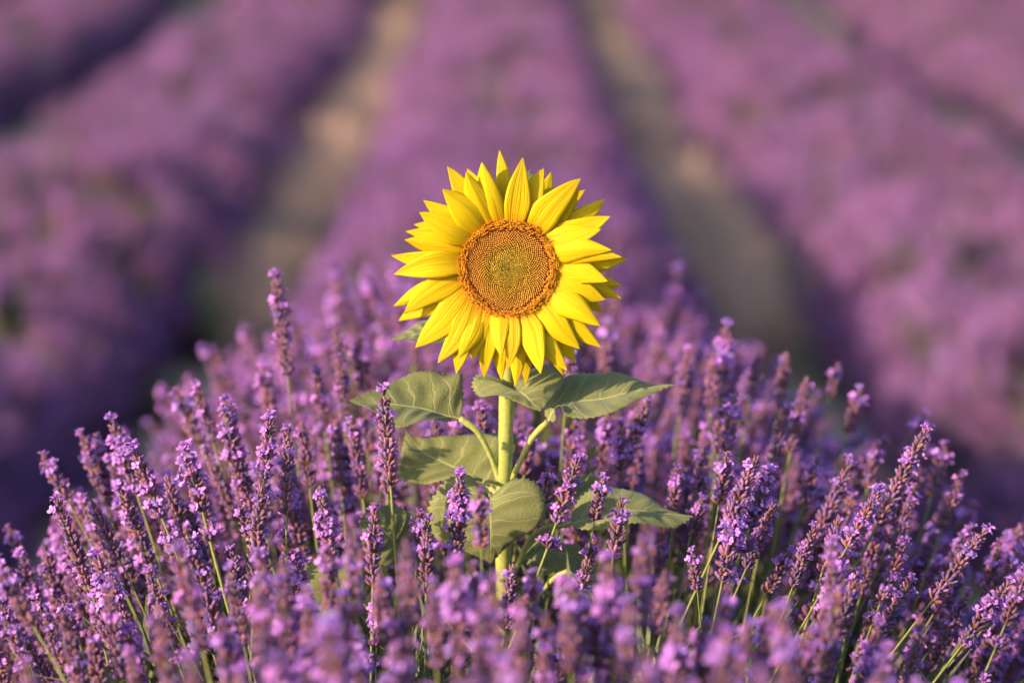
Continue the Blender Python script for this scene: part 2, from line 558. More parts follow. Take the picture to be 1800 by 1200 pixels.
DESC = []                                       # spike designs
for i, (n, bloom, gap, op) in enumerate([
        (6, 0.20, 0, 0), (6, 0.32, 0.022, 0), (7, 0.12, 0, 0.1), (8, 0.22, 0, 0), (8, 0.28, 0.026, 0), (8, 0.10, 0, 0),
        (9, 0.24, 0, 0), (9, 0.16, 0.028, 0), (9, 0.34, 0, 0), (10, 0.20, 0, 0), (10, 0.12, 0.03, 0), (10, 0.30, 0, 0.15),
        (11, 0.22, 0, 0), (11, 0.14, 0.02, 0.1), (12, 0.26, 0, 0)]):
    d, L = spike_desc(500 + i, n, bloom, gap, op)
    DESC.append(dict(desc=d, len=L, bloom=bloom, gap=gap, stem=stem_mb(600 + i, L)))


def whorl_matrix(z, s, rz):
    return Matrix.Translation((0, 0, z)) @ Matrix.Rotation(rz, 4, 'Z') @ Matrix.Scale(s, 4)


WH_ME = [w.mb.mesh('whorl', [M_LAV]) for w in WH]
WH_TOP_ME = [w.mb.mesh('top_whorl', [M_LAV]) for w in WH_TOP]
COR_ME = [c.mesh('blossom', [M_LAV], False) for c in COR]
for D in DESC:
    D['stem_me'] = D['stem'].mesh('stalk', [M_LSTEM])
    full = MB()
    full.add(D['stem'].v, D['stem'].f, D['stem'].c, None, 1)
    D['baked'] = []
    for top, idx, z, s, rz, cs in D['desc']:
        w = (WH_TOP if top else WH)[idx]
        one = MB()
        one.merge(w.mb, Matrix.Identity(4))
        for k, ci, cs_ in cs:
            one.merge(COR[ci], w.ends[k] @ Matrix.Scale(cs_ / s, 4))
        D['baked'].append((one.mesh('whorl', [M_LAV], False), z, s, rz))
        full.merge(one, whorl_matrix(z, s, rz))
    D['full_me'] = full.mesh('lavender_spray', [M_LAV, M_LSTEM], False)


def place_spike(di, base, tip, spin, detail, name='lavender_spike'):
    """a thing: Empty at the stalk's foot, parts stalk and whorls (> blossoms)"""
    D = DESC[di]
    axis = (tip - base)
    sc = axis.length / D['len']
    rot = axis.normalized().to_track_quat('Z', 'Y').to_matrix().to_4x4() @ Matrix.Rotation(spin, 4, 'Z')
    e = bpy.data.objects.new(name, None)
    e.empty_display_size = 0.02
    col.objects.link(e)
    Mx = Matrix.Translation(base) @ rot @ Matrix.Scale(sc, 4)
    e.matrix_world = Mx @ Matrix.Translation((0, 0, -STEM_L))
    up = Matrix.Translation((0, 0, STEM_L))
    link('stalk', D['stem_me'], e, up)
    for j, (top, idx, z, s, rz, cs) in enumerate(D['desc']):
        m = whorl_matrix(z, s, rz)
        if detail:
            w = link('whorl', (WH_TOP_ME if top else WH_ME)[idx], e, up @ m)
            pool = WH_TOP if top else WH
            for k, ci, cs_ in cs:
                link('blossom', COR_ME[ci], w, pool[idx].ends[k] @ Matrix.Scale(cs_ / s, 4))
        else:
            link('whorl', D['baked'][j][0], e, up @ m)
    return e


# ------------------------------------------------------------------ stuff by geometry nodes (only what nobody could count)
def scatter(name, pts, rots, scales, idx, meshes, label):
    me = bpy.data.meshes.new(name)
    me.from_pydata([tuple(p) for p in pts], [], [])
    a = me.attributes.new('rot', 'FLOAT_VECTOR', 'POINT'); a.data.foreach_set('vector', np.array(rots, dtype=np.float32).ravel())
    a = me.attributes.new('scl', 'FLOAT', 'POINT'); a.data.foreach_set('value', np.array(scales, dtype=np.float32))
    a = me.attributes.new('idx', 'INT', 'POINT'); a.data.foreach_set('value', np.array(idx, dtype=np.int32))
    o = link(name, me)
    tag(o, label, kind='stuff')
    src = bpy.data.collections.new(name + '_source')
    for i, m in enumerate(meshes):
        so = bpy.data.objects.new('%s_source_%02d' % (name, i), m)
        src.objects.link(so)
    ng = bpy.data.node_groups.new(name, 'GeometryNodeTree')
    ng.interface.new_socket('Geometry', in_out='INPUT', socket_type='NodeSocketGeometry')
    ng.interface.new_socket('Geometry', in_out='OUTPUT', socket_type='NodeSocketGeometry')
    N, Lk = ng.nodes, ng.links
    gi, go = N.new('NodeGroupInput'), N.new('NodeGroupOutput')
    ci = N.new('GeometryNodeCollectionInfo')
    ci.inputs['Collection'].default_value = src
    ci.inputs['Separate Children'].default_value = True
    ci.inputs['Reset Children'].default_value = True
    iop = N.new('GeometryNodeInstanceOnPoints')
    iop.inputs['Pick Instance'].default_value = True

    def named(t, n):
        x = N.new('GeometryNodeInputNamedAttribute'); x.data_type = t; x.inputs['Name'].default_value = n
        return x.outputs['Attribute']
    Lk.new(gi.outputs[0], iop.inputs['Points'])
    Lk.new(ci.outputs[0], iop.inputs['Instance'])
    Lk.new(named('INT', 'idx'), iop.inputs['Instance Index'])
    Lk.new(named('FLOAT_VECTOR', 'rot'), iop.inputs['Rotation'])
    Lk.new(named('FLOAT', 'scl'), iop.inputs['Scale'])
    Lk.new(iop.outputs[0], go.inputs[0])
    md = o.modifiers.new('scatter', 'NODES')
    md.node_group = ng
    return o


def euler_along(d, spin):
    return (d.to_track_quat('Z', 'Y') @ Quaternion((0, 0, 1), spin)).to_euler()


# ------------------------------------------------------------------ shape of the rows
def bumps(row, y):
    return (0.06 * math.sin(y * 6.3 / 1.15 + row * 2.1) + 0.07 * math.sin(y * 1.7 + row * 4.4) + 0.05 * math.sin(y * 0.61 + row * 1.3))


def row_shape(row, y):
    """half width, shoulder height, dome height of the blossom surface"""
    b = bumps(row, y)
    if row == 0:
        t = min(1.0, max(0.0, (y - 4.8) / 2.0)); t = t * t * (3 - 2 * t)
        u = min(1.0, max(0.0, (y - 3.9) / 0.9)); u = u * u * (3 - 2 * u)
        near = (lerp(0.80, 0.62, u), 0.26, lerp(0.62, 0.58, u) + 0.05 * math.sin(y * 4.1))
        far = (0.73 + 0.3 * b, 0.22, 0.50 + 0.6 * b)
        q = tuple(lerp(near[i], far[i], t) for i in range(3))
        return q[0], q[1] + g_level(y), q[2]
    return (0.74 if abs(row) < 2 else 0.66) + 0.45 * b, 0.20 + g_level(y), 0.44 + 0.8 * b


def row_point(row, y, a):
    """a = angle from the vertical, +-1.9 rad wraps over the sides; gives surface point and outward normal"""
    w, h0, h1 = row_shape(row, y)
    sx_, cz = math.sin(a), math.cos(a)
    x = w * (1 if sx_ > 0 else -1) * abs(sx_) ** (0.9 if y < 5 and row == 0 else 0.8)
    z = h0 + h1 * cz if cz > 0 else h0 + 0.22 * cz
    nrm = Vector((sx_ / w, 0, (cz / h1) if cz > 0 else cz / 0.22)).normalized()
    cx = row * S + (0.05 * math.sin(y * 0.5 + row) if row else 0.0) - (0.09 * row if abs(row) == 1 else 0.0)
    return Vector((cx + x, y, z)), nrm


# ------------------------------------------------------------------ sunflower
SY = 3.66                                      # the stalk's distance
sf = bpy.data.objects.new('sunflower', None)
col.objects.link(sf)
root = at(884, 1250, SY); root.z = g_level(SY)
sf.location = root
tag(sf, 'single yellow sunflower with broad green leaves standing among the lavender', 'sunflower')
T0 = Matrix.Translation(-root)


def sub(name, mb_, mats, parent=sf, smooth=True, thick=0.0):
    me = mb_.mesh(name, mats, smooth)
    me.transform(T0)
    o = link(name, me, parent)
    if thick:
        s = o.modifiers.new('thickness', 'SOLIDIFY'); s.thickness = thick; s.offset = 0
    return o


def PX(x, y):                                  # coordinates read in an enlargement of the flower
    return 660 + x / 2.608, 240 + y / 2.608


HY = 3.600                                     # plane of the disc's rim
CX, CY = PX(607, 602)
RD = 82.5                                      # disc radius in photo pixels
K = HY / FPX                                   # metres per photo pixel at the head
HC = at(CX, CY, HY)
# stalk
st = MB()
sp = [root + Vector((0, 0, -0.02))] + [at(x, y, SY) for x, y in ((884, 1150), (884, 1010), (884, 920), (885, 860), (888, 790), (891, 700), (892, 640), (892, 590))]
sp += [at(892, 545, SY - 0.004), at(892, 505, SY - 0.018), at(891, 480, SY - 0.035)]
spts = catmull(sp, 48)
tube(st, spts, [lerp(0.0125, 0.0085, min(1, i / 30)) * (1 + 0.05 * math.sin(i * 1.9) + 0.14 * math.exp(-((i - 21) / 1.6) ** 2)) for i in range(48)], [mix3((0.30, 0.32, 0.07), (0.34, 0.36, 0.085), i / 47) for i in range(48)], 16)
sub('stalk', st, [M_STALK])
hr = MB()                                      # short bristles on the stalk
rr = random.Random(5)
for _ in range(2600):
    i = rr.randrange(8, 46)
    p = spts[i].lerp(spts[min(47, i + 1)], rr.random())
    a = rr.uniform(0, 6.28)
    d = Vector((math.cos(a), math.sin(a), 0))
    r0 = lerp(0.0125, 0.0085, min(1, i / 30)) * 0.97
    L = rr.uniform(0.0012, 0.0034)
    s_ = Vector((-d.y, d.x, 0)) * 0.00018
    o = p + d * r0
    e = o + (d + Vector((0, 0, rr.uniform(-0.5, 0.3)))) * L
    hr.add([o - s_, o + s_, e], [(0, 1, 2)], (0.5, 0.5, 0.3))
tag(sub('bristles', hr, [M_STALK]), kind='stuff')

# receptacle behind the disc
rc = MB()
prof = [(0.0545, 0.000), (0.058, 0.006), (0.054, 0.018), (0.040, 0.030), (0.022, 0.040), (0.010, 0.050)]
v, f = [], []
for r_, d in prof:
    for k in range(32):
        a = 2 * math.pi * k / 32
        v.append((HC.x + r_ * math.cos(a), HC.y + d, HC.z + r_ * math.sin(a)))
for i in range(len(prof) - 1):
    for k in range(32):
        k2 = (k + 1) % 32
        f.append((i * 32 + k, i * 32 + k2, (i + 1) * 32 + k2, (i + 1) * 32 + k))
f.append(tuple(range(32)))
rc.add(v, f, (0.17, 0.22, 0.06))
sub('receptacle', rc, [M_STALK])
# green bracts
for k in range(22):
    a = 2 * math.pi * k / 22 + rr.uniform(-0.1, 0.1)
    br = MB()
    d = Vector((math.cos(a), 0, math.sin(a))); s_ = Vector((-math.sin(a), 0, math.cos(a)))
    v, f = [], []
    L, W = rr.uniform(0.040, 0.058), rr.uniform(0.010, 0.014)
    back = rr.uniform(0.010, 0.024)
    for i in range(7):
        t = i / 6
        w = W * (1 - t ** 1.6) ** 0.9 * (0.7 + 0.6 * t)
        o = HC + d * (0.050 + L * t) + Vector((0, 0.014 + back * t * t, 0))
        for j in (-1, 0, 1):
            v.append(o + s_ * w * j + Vector((0, 0.003 * (1 - abs(j)), 0)))
    for i in range(6):
        for j in range(2):
            f.append((i * 3 + j, i * 3 + j + 1, (i + 1) * 3 + j + 1, (i + 1) * 3 + j))
    br.add(v, f, (0.16, 0.21, 0.06))
    sub('bract', br, [M_STALK], thick=0.0006)

# ray petals: tip and foot in the enlargement's pixels, width, layer (0 front .. 2 back)
PETALS = [
    (568, 62, 598, 380, 80, 2), (675, 95, 640, 392, 106, 0), (772, 142, 690, 408, 112, 1), (806, 160, 730, 400, 92, 2),
    (942, 190, 735, 420, 118, 0), (935, 236, 752, 432, 88, 1), (962, 243, 776, 440, 92, 2), (1052, 288, 790, 448, 108, 1),
    (1078, 366, 785, 480, 108, 1), (1035, 425, 776, 492, 104, 0), (1082, 520, 800, 532, 104, 0), (1153, 560, 825, 572, 112, 1),
    (1128, 552, 815, 548, 84, 0), (1066, 664, 828, 602, 112, 0), (1131, 684, 832, 622, 96, 2), (1053, 748, 822, 662, 122, 0),
    (1128, 742, 820, 650, 88, 1), (1042, 806, 815, 680, 96, 2), (1031, 868, 798, 715, 116, 0), (1034, 966, 790, 738, 112, 1),
    (937, 973, 762, 762, 114, 0), (916, 1040, 748, 772, 112, 1), (878, 1073, 712, 798, 112, 0), (862, 1096, 724, 796, 104, 2),
    (757, 1087, 672, 812, 108, 0), (688, 1141, 655, 806, 72, 2), (641, 1147, 642, 820, 86, 1), (580, 1118, 588, 812, 88, 1),
    (577, 1010, 572, 804, 78, 0), (606, 1070, 622, 812, 74, 0), (497, 1106, 520, 802, 88, 1), (446, 1028, 508, 800, 98, 0),
    (370, 1087, 458, 782, 100, 1), (380, 1018, 472, 790, 96, 0), (285, 1038, 432, 760, 104, 0), (182, 968, 418, 712, 132, 0),
    (105, 845, 402, 686, 114, 1), (130, 812, 388, 640, 112, 0), (83, 778, 384, 654, 92, 2), (126, 764, 388, 634, 86, 1),
    (82, 631, 402, 578, 104, 0), (70, 545, 408, 556, 88, 1), (133, 474, 412, 506, 104, 0), (137, 435, 440, 470, 92, 1),
    (175, 403, 438, 462, 84, 2), (200, 347, 452, 462, 112, 0), (218, 291, 480, 424, 98, 1), (306, 241, 494, 430, 132, 0),
    (329, 136, 500, 402, 112, 1), (415, 162, 530, 404, 112, 0), (420, 146, 516, 392, 98, 2), (488, 117, 562, 396, 112, 0),
    (545, 215, 578, 382, 74, 2)]
rr = random.Random(21)
for tx, ty, bx, by, wd, layer in PETALS:
    t_ = at(*PX(tx, ty), HY + (-0.010, 0.004, 0.016)[layer] + rr.uniform(-0.008, 0.008))
    # foot slid a little under the rim of the disc
    b_ = at(*PX(lerp(bx, 607, 0.10), lerp(by, 602, 0.10)), HY + 0.001 + 0.0035 * layer)
    ax = t_ - b_
    L = ax.length
    sd = Vector((ax.z, 0, -ax.x)).normalized()
    W = wd / 2.608 * K * 0.63
    side_bend = rr.uniform(-0.06, 0.06) * L
    bow = rr.uniform(0.04, 0.13) * L
    cup = rr.uniform(-0.2, 0.45)
    twist = rr.uniform(-0.30, 0.30)
    ph = rr.uniform(0, 6.28)
    NT, NS = 17, 11
    pm = MB()
    v, f, uv = [], [], []
    for i in range(NT):
        t = i / (NT - 1)
        prof_ = min(1.0, 0.62 + 1.2 * t) * max(0.0, 1 - t ** 2.6) ** 1.0
        c_ = b_.lerp(t_, t) + sd * side_bend * math.sin(math.pi * t) + Vector((0, -bow * math.sin(math.pi * min(1, t * 1.0)) ** 1.0 * (1 - 0.5 * t), 0))
        for j in range(NS):
            q = j / (NS - 1) * 2 - 1
            wob = 1 + 0.05 * math.sin(9 * t + ph + (2 if q > 0 else 0))
            w = W * prof_ * wob * q
            ang = twist * t
            yy = cup * abs(q) ** 1.6 * W * prof_ - 0.0004 * math.cos(q * 9.5) * prof_ - math.sin(ang) * w
            v.append(c_ + sd * w * math.cos(ang) + Vector((0, yy, 0)))
            uv.append((t, j / (NS - 1)))
    for i in range(NT - 1):
        for j in range(NS - 1):
            f.append((i * NS + j, i * NS + j + 1, (i + 1) * NS + j + 1, (i + 1) * NS + j))
    pm.add(v, f, (0.8, 0.6, 0.0), None, 0, uv)
    sub('petal', pm, [M_PETAL], thick=0.0005)

# disc: hundreds of tiny florets, too small to pick apart
ND = 1750
fl = MB()
RDm = RD * K
rr = random.Random(33)
dome = lambda q: -0.007 * (1 - q * q) + 0.0025 * math.exp(-(q / 0.22) ** 2)
for i in range(ND):
    q = math.sqrt((i + 0.5) / ND)
    a = i * 2.399963
    r_ = RDm * q
    r_ += rr.gauss(0, 0.00014); a += rr.gauss(0, 0.0013) / max(q, 0.15)
    c0 = Vector((HC.x + r_ * math.cos(a), HC.y + dome(q) + rr.gauss(0, 0.0003), HC.z + r_ * math.sin(a)))
    rad = Vector((math.cos(a), 0, math.sin(a)))
    tan = Vector((-math.sin(a), 0, math.cos(a)))
    out_ = (Vector((0, -1, 0)) + rad * 0.25 * q).normalized()
    w = RDm * math.sqrt(math.pi / ND) * (0.40 if q > 0.42 else 0.50)
    if q < 0.42:                               # closed green buds with hairy tips
        k_ = rr.uniform(0.75, 1.2)
        cc = tuple(x * k_ for x in mix3((0.36, 0.25, 0.04), (0.54, 0.38, 0.045), q / 0.42))
        tipc = tuple(min(1, x * 1.35) for x in cc)
        H = rr.uniform(0.0018, 0.0030)
        lean = rad * (-0.0006) + tan * rr.uniform(-0.0006, 0.0006)
        v = [c0 + rad * w + out_ * 0, c0 + tan * w, c0 - rad * w, c0 - tan * w, c0 + out_ * H + lean]
        fl.add(v, [(0, 1, 4), (1, 2, 4), (2, 3, 4), (3, 0, 4)], [cc] * 4 + [tipc])
    elif q < 0.84 + 0.05 * math.sin(3 * a) * rr.random():                             # rounded orange buds
        k_ = rr.uniform(0.85, 1.15)
        m_ = (q - 0.42) / 0.44
        cc = tuple(x * k_ for x in (mix3((0.62, 0.40, 0.04), (0.74, 0.38, 0.07), min(1, m_ * 1.7))))
        dk = tuple(x * 0.35 for x in cc)
        v, f = [], []
        H = 0.0030
        for z_, s_, in ((0.0, 0.95), (H * 0.7, 0.98), (H, 0.55)):
            for k in range(6):
                b = 2 * math.pi * k / 6
                v.append(c0 + (rad * math.cos(b) + tan * math.sin(b)) * w * s_ + out_ * z_)
        for g in range(2):
            for k in range(6):
                k2 = (k + 1) % 6
                f.append((g * 6 + k, g * 6 + k2, g * 6 + 6 + k2, g * 6 + 6 + k))
        f.append(tuple(range(12, 18)))
        fl.add(v, f, [dk] * 6 + [cc] * 12)
    else:                                      # opened florets with curled styles
        k_ = rr.uniform(0.8, 1.2)
        cc = tuple(min(1, x * k_) for x in mix3((0.78, 0.30, 0.030), (0.88, 0.44, 0.05), rr.random()))
        dk = (0.20, 0.045, 0.012)
        v, f, cols = [], [], []
        H = rr.uniform(0.0035, 0.0062)
        jit = rad * rr.uniform(-0.001, 0.0035) + tan * rr.uniform(-0.0012, 0.0012)
        for z_, s_, c_ in ((0, 0.5, dk), (H * 0.7, 0.62, cc), (H, 1.15, cc)):
            for k in range(5):
                b = 2 * math.pi * k / 5
                v.append(c0 + (rad * math.cos(b) + tan * math.sin(b)) * w * s_ + out_ * z_ + jit * (z_ / H)); cols.append(c_)
        for g in range(2):
            for k in range(5):
                k2 = (k + 1) % 5
                f.append((g * 5 + k, g * 5 + k2, g * 5 + 5 + k2, g * 5 + 5 + k))
        fl.add(v, f, cols)
        if rr.random() < 0.8:                  # forked curled style
            o = c0 + out_ * H * 0.6 + jit
            for sgn in (-1, 1):
                p1 = o + out_ * 0.0030 + tan * sgn * 0.0006
                p2 = p1 + tan * sgn * 0.0016 + out_ * 0.0006 + rad * rr.uniform(-0.001, 0.001)
                p3 = p2 + tan * sgn * 0.0005 - out_ * 0.0012
                tube(fl, [o, p1, p2, p3], [0.00032, 0.0003, 0.00028, 0.0002], (0.78, 0.38, 0.04), 4)
fo = sub('disc_florets', fl, [M_DISC], smooth=False)
tag(fo, 'ring of tiny orange florets around an olive centre', kind='stuff')
db = MB()                                      # the disc's floor
v, f = [], []
for g in range(13):
    q = g / 12
    for k in range(48):
        a = 2 * math.pi * k / 48
        v.append((HC.x + RDm * 1.0 * q * math.cos(a), HC.y + dome(q) + 0.0006, HC.z + RDm * q * math.sin(a)))
for g in range(12):
    for k in range(48):
        k2 = (k + 1) % 48
        f.append((g * 48 + k, g * 48 + k2, g * 48 + 48 + k2, g * 48 + 48 + k))
db.add(v, f, [mix3((0.42, 0.30, 0.05), (0.30, 0.09, 0.02), min(1.0, max(0.0, (g / 12 - 0.25) / 0.2))) for g in range(13) for k in range(48)])
sub('disc', db, [M_DISC])


# leaves: each with midrib and two edge lines read from the photograph, with their own depth
def leaf(mid, e1, e2, petiole=None, pr=0.0040, ruffle=0.004, teeth=0.0026, seed=0, label=None, bulge=0.006):
    rr = random.Random(900 + seed)
    NT, NS = 57, 9
    Pm = catmull([at(*p) for p in mid], NT)
    E1 = catmull([at(*p) for p in [mid[0]] + e1 + [mid[-1]]], NT)
    E2 = catmull([at(*p) for p in [mid[0]] + e2 + [mid[-1]]], NT)
    mb_ = MB()
    v, f, uv = [], [], []
    ph = rr.uniform(0, 6)
    for i in range(NT):
        t = i / (NT - 1)
        row = []
        for side, E in ((-1, E1), (1, E2)):
            d = E[i] - Pm[i]
            tg = Pm[min(NT - 1, i + 1)] - Pm[max(0, i - 1)]
            nrm = d.cross(tg) * side
            nrm = nrm.normalized() if nrm.length > 1e-9 else Vector((0, -1, 0))
            if nrm.y > 0: nrm = -nrm
            env = math.sin(math.pi * min(1.0, t * 1.02)) ** 0.5 if 0 < t < 1 else 0.0
            pts = []
            for k in range(NS):
                s = k / (NS - 1)
                dd = d
                if k == NS - 1 and 1 < i < NT - 2:
                    dd = d + d.normalized() * (teeth * (0.9 if i % 2 else -0.5) * rr.uniform(0.5, 1.2))
                puck = math.sin((t - 0.22 * s) * 6 * 2 * math.pi + 0.6 * side) * 0.0013 * math.sin(math.pi * s)
                off = (bulge * math.sin(math.pi * s * 0.9) * d.length / 0.06 + puck + ruffle * s * s * math.sin(t * 13 + ph + side)) * env
                pts.append(Pm[i] + dd * s + nrm * off)
            row.append(pts)
        line = row[0][::-1] + row[1][1:]
        v.extend(line)
        for k in range(2 * NS - 1):
            uv.append((t, k / (2 * NS - 2)))
    W_ = 2 * NS - 1
    for i in range(NT - 1):
        for k in range(W_ - 1):
            f.append((i * W_ + k, i * W_ + k + 1, (i + 1) * W_ + k + 1, (i + 1) * W_ + k))
    mb_.add(v, f, (0.15, 0.2, 0.06), None, 0, uv)
    o = sub('leaf', mb_, [M_LEAF], thick=0.0006)
    if label: o['label'] = label
    rb = MB()
    tube(rb, [p + Vector((0, -0.0002, 0)) for p in Pm[:-3]], [lerp(pr * 0.27, 0.0003, i / (NT - 4)) for i in range(NT - 3)], (0.38, 0.39, 0.16), 6)
    sub('midrib', rb, [M_STALK], o)
    if petiole:
        pp = catmull([at(*p) for p in petiole], 20)
        pt = MB()
        tube(pt, pp, [pr * (1.05 - 0.35 * math.sin(math.pi * i / 19 * 0.9)) * (1.25 if i > 16 else 1) * (0.8 if i < 2 else 1) for i in range(20)], (0.33, 0.35, 0.09), 10)
        sub('petiole', pt, [M_STALK], o)
    return o


A, B = SY - 0.03, SY + 0.03
# upper leaf towards the sun
leaf([(809, 736, SY - .01), (780, 729, SY - .012), (745, 719, SY - .015), (700, 712, SY - .02), (660, 709, SY - .025), (614, 704, SY - .03)],
     [(814, 705, SY + .005), (813, 675, SY + .012), (810, 656, SY + .018), (785, 659, SY + .022), (755, 654, SY + .022), (720, 659, SY + .016), (685, 673, SY + .0), (648, 690, SY - .015)],
     [(790, 739, SY - .02), (760, 738, SY - .035), (730, 744, SY - .05), (700, 750, SY - .06), (676, 737, SY - .055), (650, 720, SY - .045)],
     [(808, 735, SY - .01), (838, 757, SY - .012), (860, 795, SY - .008), (880, 845, SY)], 0.0042, seed=1, ruffle=0.002, bulge=0.0015)
# upper leaf on the shaded side, half under the head's shadow
leaf([(963, 741, SY - .02), (978, 715, SY - .022), (1010, 706, SY - .022), (1055, 702, SY - .02), (1100, 691, SY - .015), (1145, 681, SY - .01), (1187, 676, SY - .008)],
     [(957, 722, SY - .008), (968, 698, SY + .004), (985, 672, SY + .014), (1005, 657, SY + .02), (1040, 655, SY + .024), (1080, 656, SY + .022), (1115, 667, SY + .014), (1150, 676, SY + .004)],
     [(978, 738, SY - .035), (976, 722, SY - .05), (984, 713, SY - .055), (1000, 730, SY - .06), (1040, 735, SY - .062), (1080, 727, SY - .055), (1115, 705, SY - .035), (1150, 689, SY - .018)],
     [(963, 741, SY - .02), (937, 768, SY - .018), (918, 803, SY - .01), (896, 850, SY)], 0.0042, seed=2, ruffle=0.002, bulge=0.003)
# small saddle leaf under the head
leaf([(896, 684, SY - .02), (912, 688, SY - .035), (928, 700, SY - .048), (949, 723, SY - .055)],
     [(878, 664, SY - .01), (852, 655, SY - .012), (835, 661, SY - .018), (831, 676, SY - .025), (838, 691, SY - .035), (850, 699, SY - .045), (876, 696, SY - .05), (912, 707, SY - .055)],
     [(918, 664, SY - .01), (942, 645, SY - .005), (972, 645, SY - .008), (991, 660, SY - .02), (986, 677, SY - .03), (970, 698, SY - .042)],
     [(898, 685, SY - .02), (893, 690, SY - .012), (891, 705, SY)], 0.0035, seed=3, ruffle=0.002, bulge=0.004)
# middle leaf behind the stalk
leaf([(862, 858, SY + .012), (828, 836, SY + .03), (785, 815, SY + .035), (748, 797, SY + .04), (726, 776, SY + .045), (713, 756, SY + .05)],
     [(885, 835, SY + .025), (905, 800, SY + .04), (908, 768, SY + .05), (875, 762, SY + .055), (830, 762, SY + .058), (785, 766, SY + .056), (750, 771, SY + .052), (730, 768, SY + .05)],
     [(842, 846, SY + .015), (815, 838, SY + .018), (785, 842, SY + .018), (745, 848, SY + .018), (710, 845, SY + .02), (700, 832, SY + .024), (705, 805, SY + .025), (711, 780, SY + .04)],
     [(862, 858, SY + .012), (870, 864, SY + .008), (880, 880, SY)], 0.0035, seed=4, ruffle=0.003, bulge=0.002)
# heart-shaped leaf in front of the stalk
leaf([(862, 873, SY - .055), (862, 900, SY - .065), (863, 940, SY - .066), (863, 990, SY - .055)],
     [(846, 858, SY - .052), (832, 840, SY - .05), (812, 833, SY - .05), (786, 845, SY - .052), (763, 872, SY - .056), (752, 905, SY - .06), (758, 935, SY - .06), (785, 955, SY - .06), (830, 972, SY - .058)],
     [(880, 857, SY - .055), (905, 843, SY - .058), (930, 843, SY - .06), (950, 857, SY - .062), (959, 885, SY - .064), (954, 912, SY - .064), (932, 932, SY - .062), (905, 948, SY - .06), (882, 970, SY - .057)],
     [(862, 873, SY - .055), (850, 857, SY - .04), (853, 846, SY - .018), (868, 848, SY - .005), (884, 862, SY)], 0.0030, seed=5, ruffle=0.002, bulge=0.0025)
# low pointed leaf on the shaded side
leaf([(1002, 921, SY - .02), (1050, 908, SY - .02), (1105, 897, SY - .015), (1160, 902, SY - .01), (1219, 907, SY - .01)],
     [(1008, 898, SY + .0), (1028, 872, SY + .015), (1055, 853, SY + .02), (1090, 858, SY + .025), (1125, 871, SY + .02), (1155, 887, SY + .01), (1185, 899, SY)],
     [(1020, 930, SY - .04), (1060, 928, SY - .045), (1100, 924, SY - .045), (1140, 924, SY - .04), (1180, 924, SY - .03), (1200, 920, SY - .02)],
     [(1002, 921, SY - .02), (958, 928, SY - .02), (930, 950, SY - .015), (914, 985, SY - .01), (886, 1040, SY)], 0.0040, seed=6, ruffle=0.003)
leaf([(1010, 882, SY + .03), (1025, 865, SY + .035), (1042, 855, SY + .04), (1058, 850, SY + .04)],
     [(1000, 868, SY + .04), (1010, 846, SY + .045), (1030, 833, SY + .05), (1050, 840, SY + .045)],
     [(1022, 882, SY + .02), (1042, 874, SY + .02), (1054, 862, SY + .03)],
     [(1010, 882, SY + .03), (975, 905, SY + .02), (930, 960, SY + .01), (886, 1010, SY)], 0.0028, seed=7, ruffle=0.002)
# low round leaf towards the sun
leaf([(704, 969, SY - .02), (690, 948, SY - .03), (665, 925, SY - .035), (634, 910, SY - .035)],
     [(714, 952, SY - .015), (718, 922, SY - .012), (710, 897, SY - .012), (686, 887, SY - .018), (656, 896, SY - .028)],
     [(690, 988, SY - .03), (662, 990, SY - .04), (642, 970, SY - .045), (631, 938, SY - .042)],
     [(704, 969, SY - .02), (730, 1012, SY + .01), (800, 1110, SY + .02), (884, 1190, SY)], 0.0026, seed=8)
# hanging leaf low towards the sun
leaf([(604, 985, SY - .03), (590, 1020, SY - .045), (574, 1065, SY - .05), (556, 1112, SY - .045)],
     [(585, 965, SY - .025), (556, 975, SY - .03), (534, 1000, SY - .04), (527, 1040, SY - .045), (536, 1085, SY - .045)],
     [(626, 978, SY - .03), (642, 1010, SY - .035), (634, 1060, SY - .042), (596, 1104, SY - .045)],
     [(604, 985, SY - .03), (640, 1060, SY + .01), (760, 1200, SY + .02), (884, 1290, SY)], 0.0024, seed=9)
# low leaf in shade beside the stalk
leaf([(918, 985, SY + .02), (950, 970, SY + .02), (990, 972, SY + .02), (1032, 985, SY + .02)],
     [(925, 965, SY + .03), (955, 951, SY + .04), (990, 950, SY + .04), (1020, 962, SY + .03)],
     [(935, 995, SY + .0), (965, 1008, SY - .01), (1000, 1012, SY - .005), (1022, 1002, SY + .01)],
     [(918, 985, SY + .02), (900, 1005, SY + .01), (886, 1040, SY)], 0.0032, seed=10)
leaf([(1000, 1002, SY - .02), (1030, 1030, SY - .03), (1050, 1070, SY - .03), (1050, 1120, SY - .02)],
     [(990, 1025, SY - .03), (1000, 1060, SY - .035), (1022, 1100, SY - .03)],
     [(1030, 1005, SY - .0), (1065, 1030, SY + .0), (1072, 1080, SY - .01)],
     [(1000, 1002, SY - .02), (972, 1018, SY - .01), (945, 1050, SY), (886, 1130, SY)], 0.0036, seed=11)
# tip of a leaf behind the head
leaf([(790, 588, SY + .03), (755, 585, SY + .03), (722, 590, SY + .028), (687, 597, SY + .025)],
     [(785, 572, SY + .05), (755, 567, SY + .055), (730, 570, SY + .05), (708, 585, SY + .04)],
     [(780, 606, SY + .01), (750, 602, SY + .008), (720, 599, SY + .015)],
     [(790, 588, SY + .03), (830, 600, SY + .02), (890, 625, SY)], 0.0028, seed=12, ruffle=0.002)
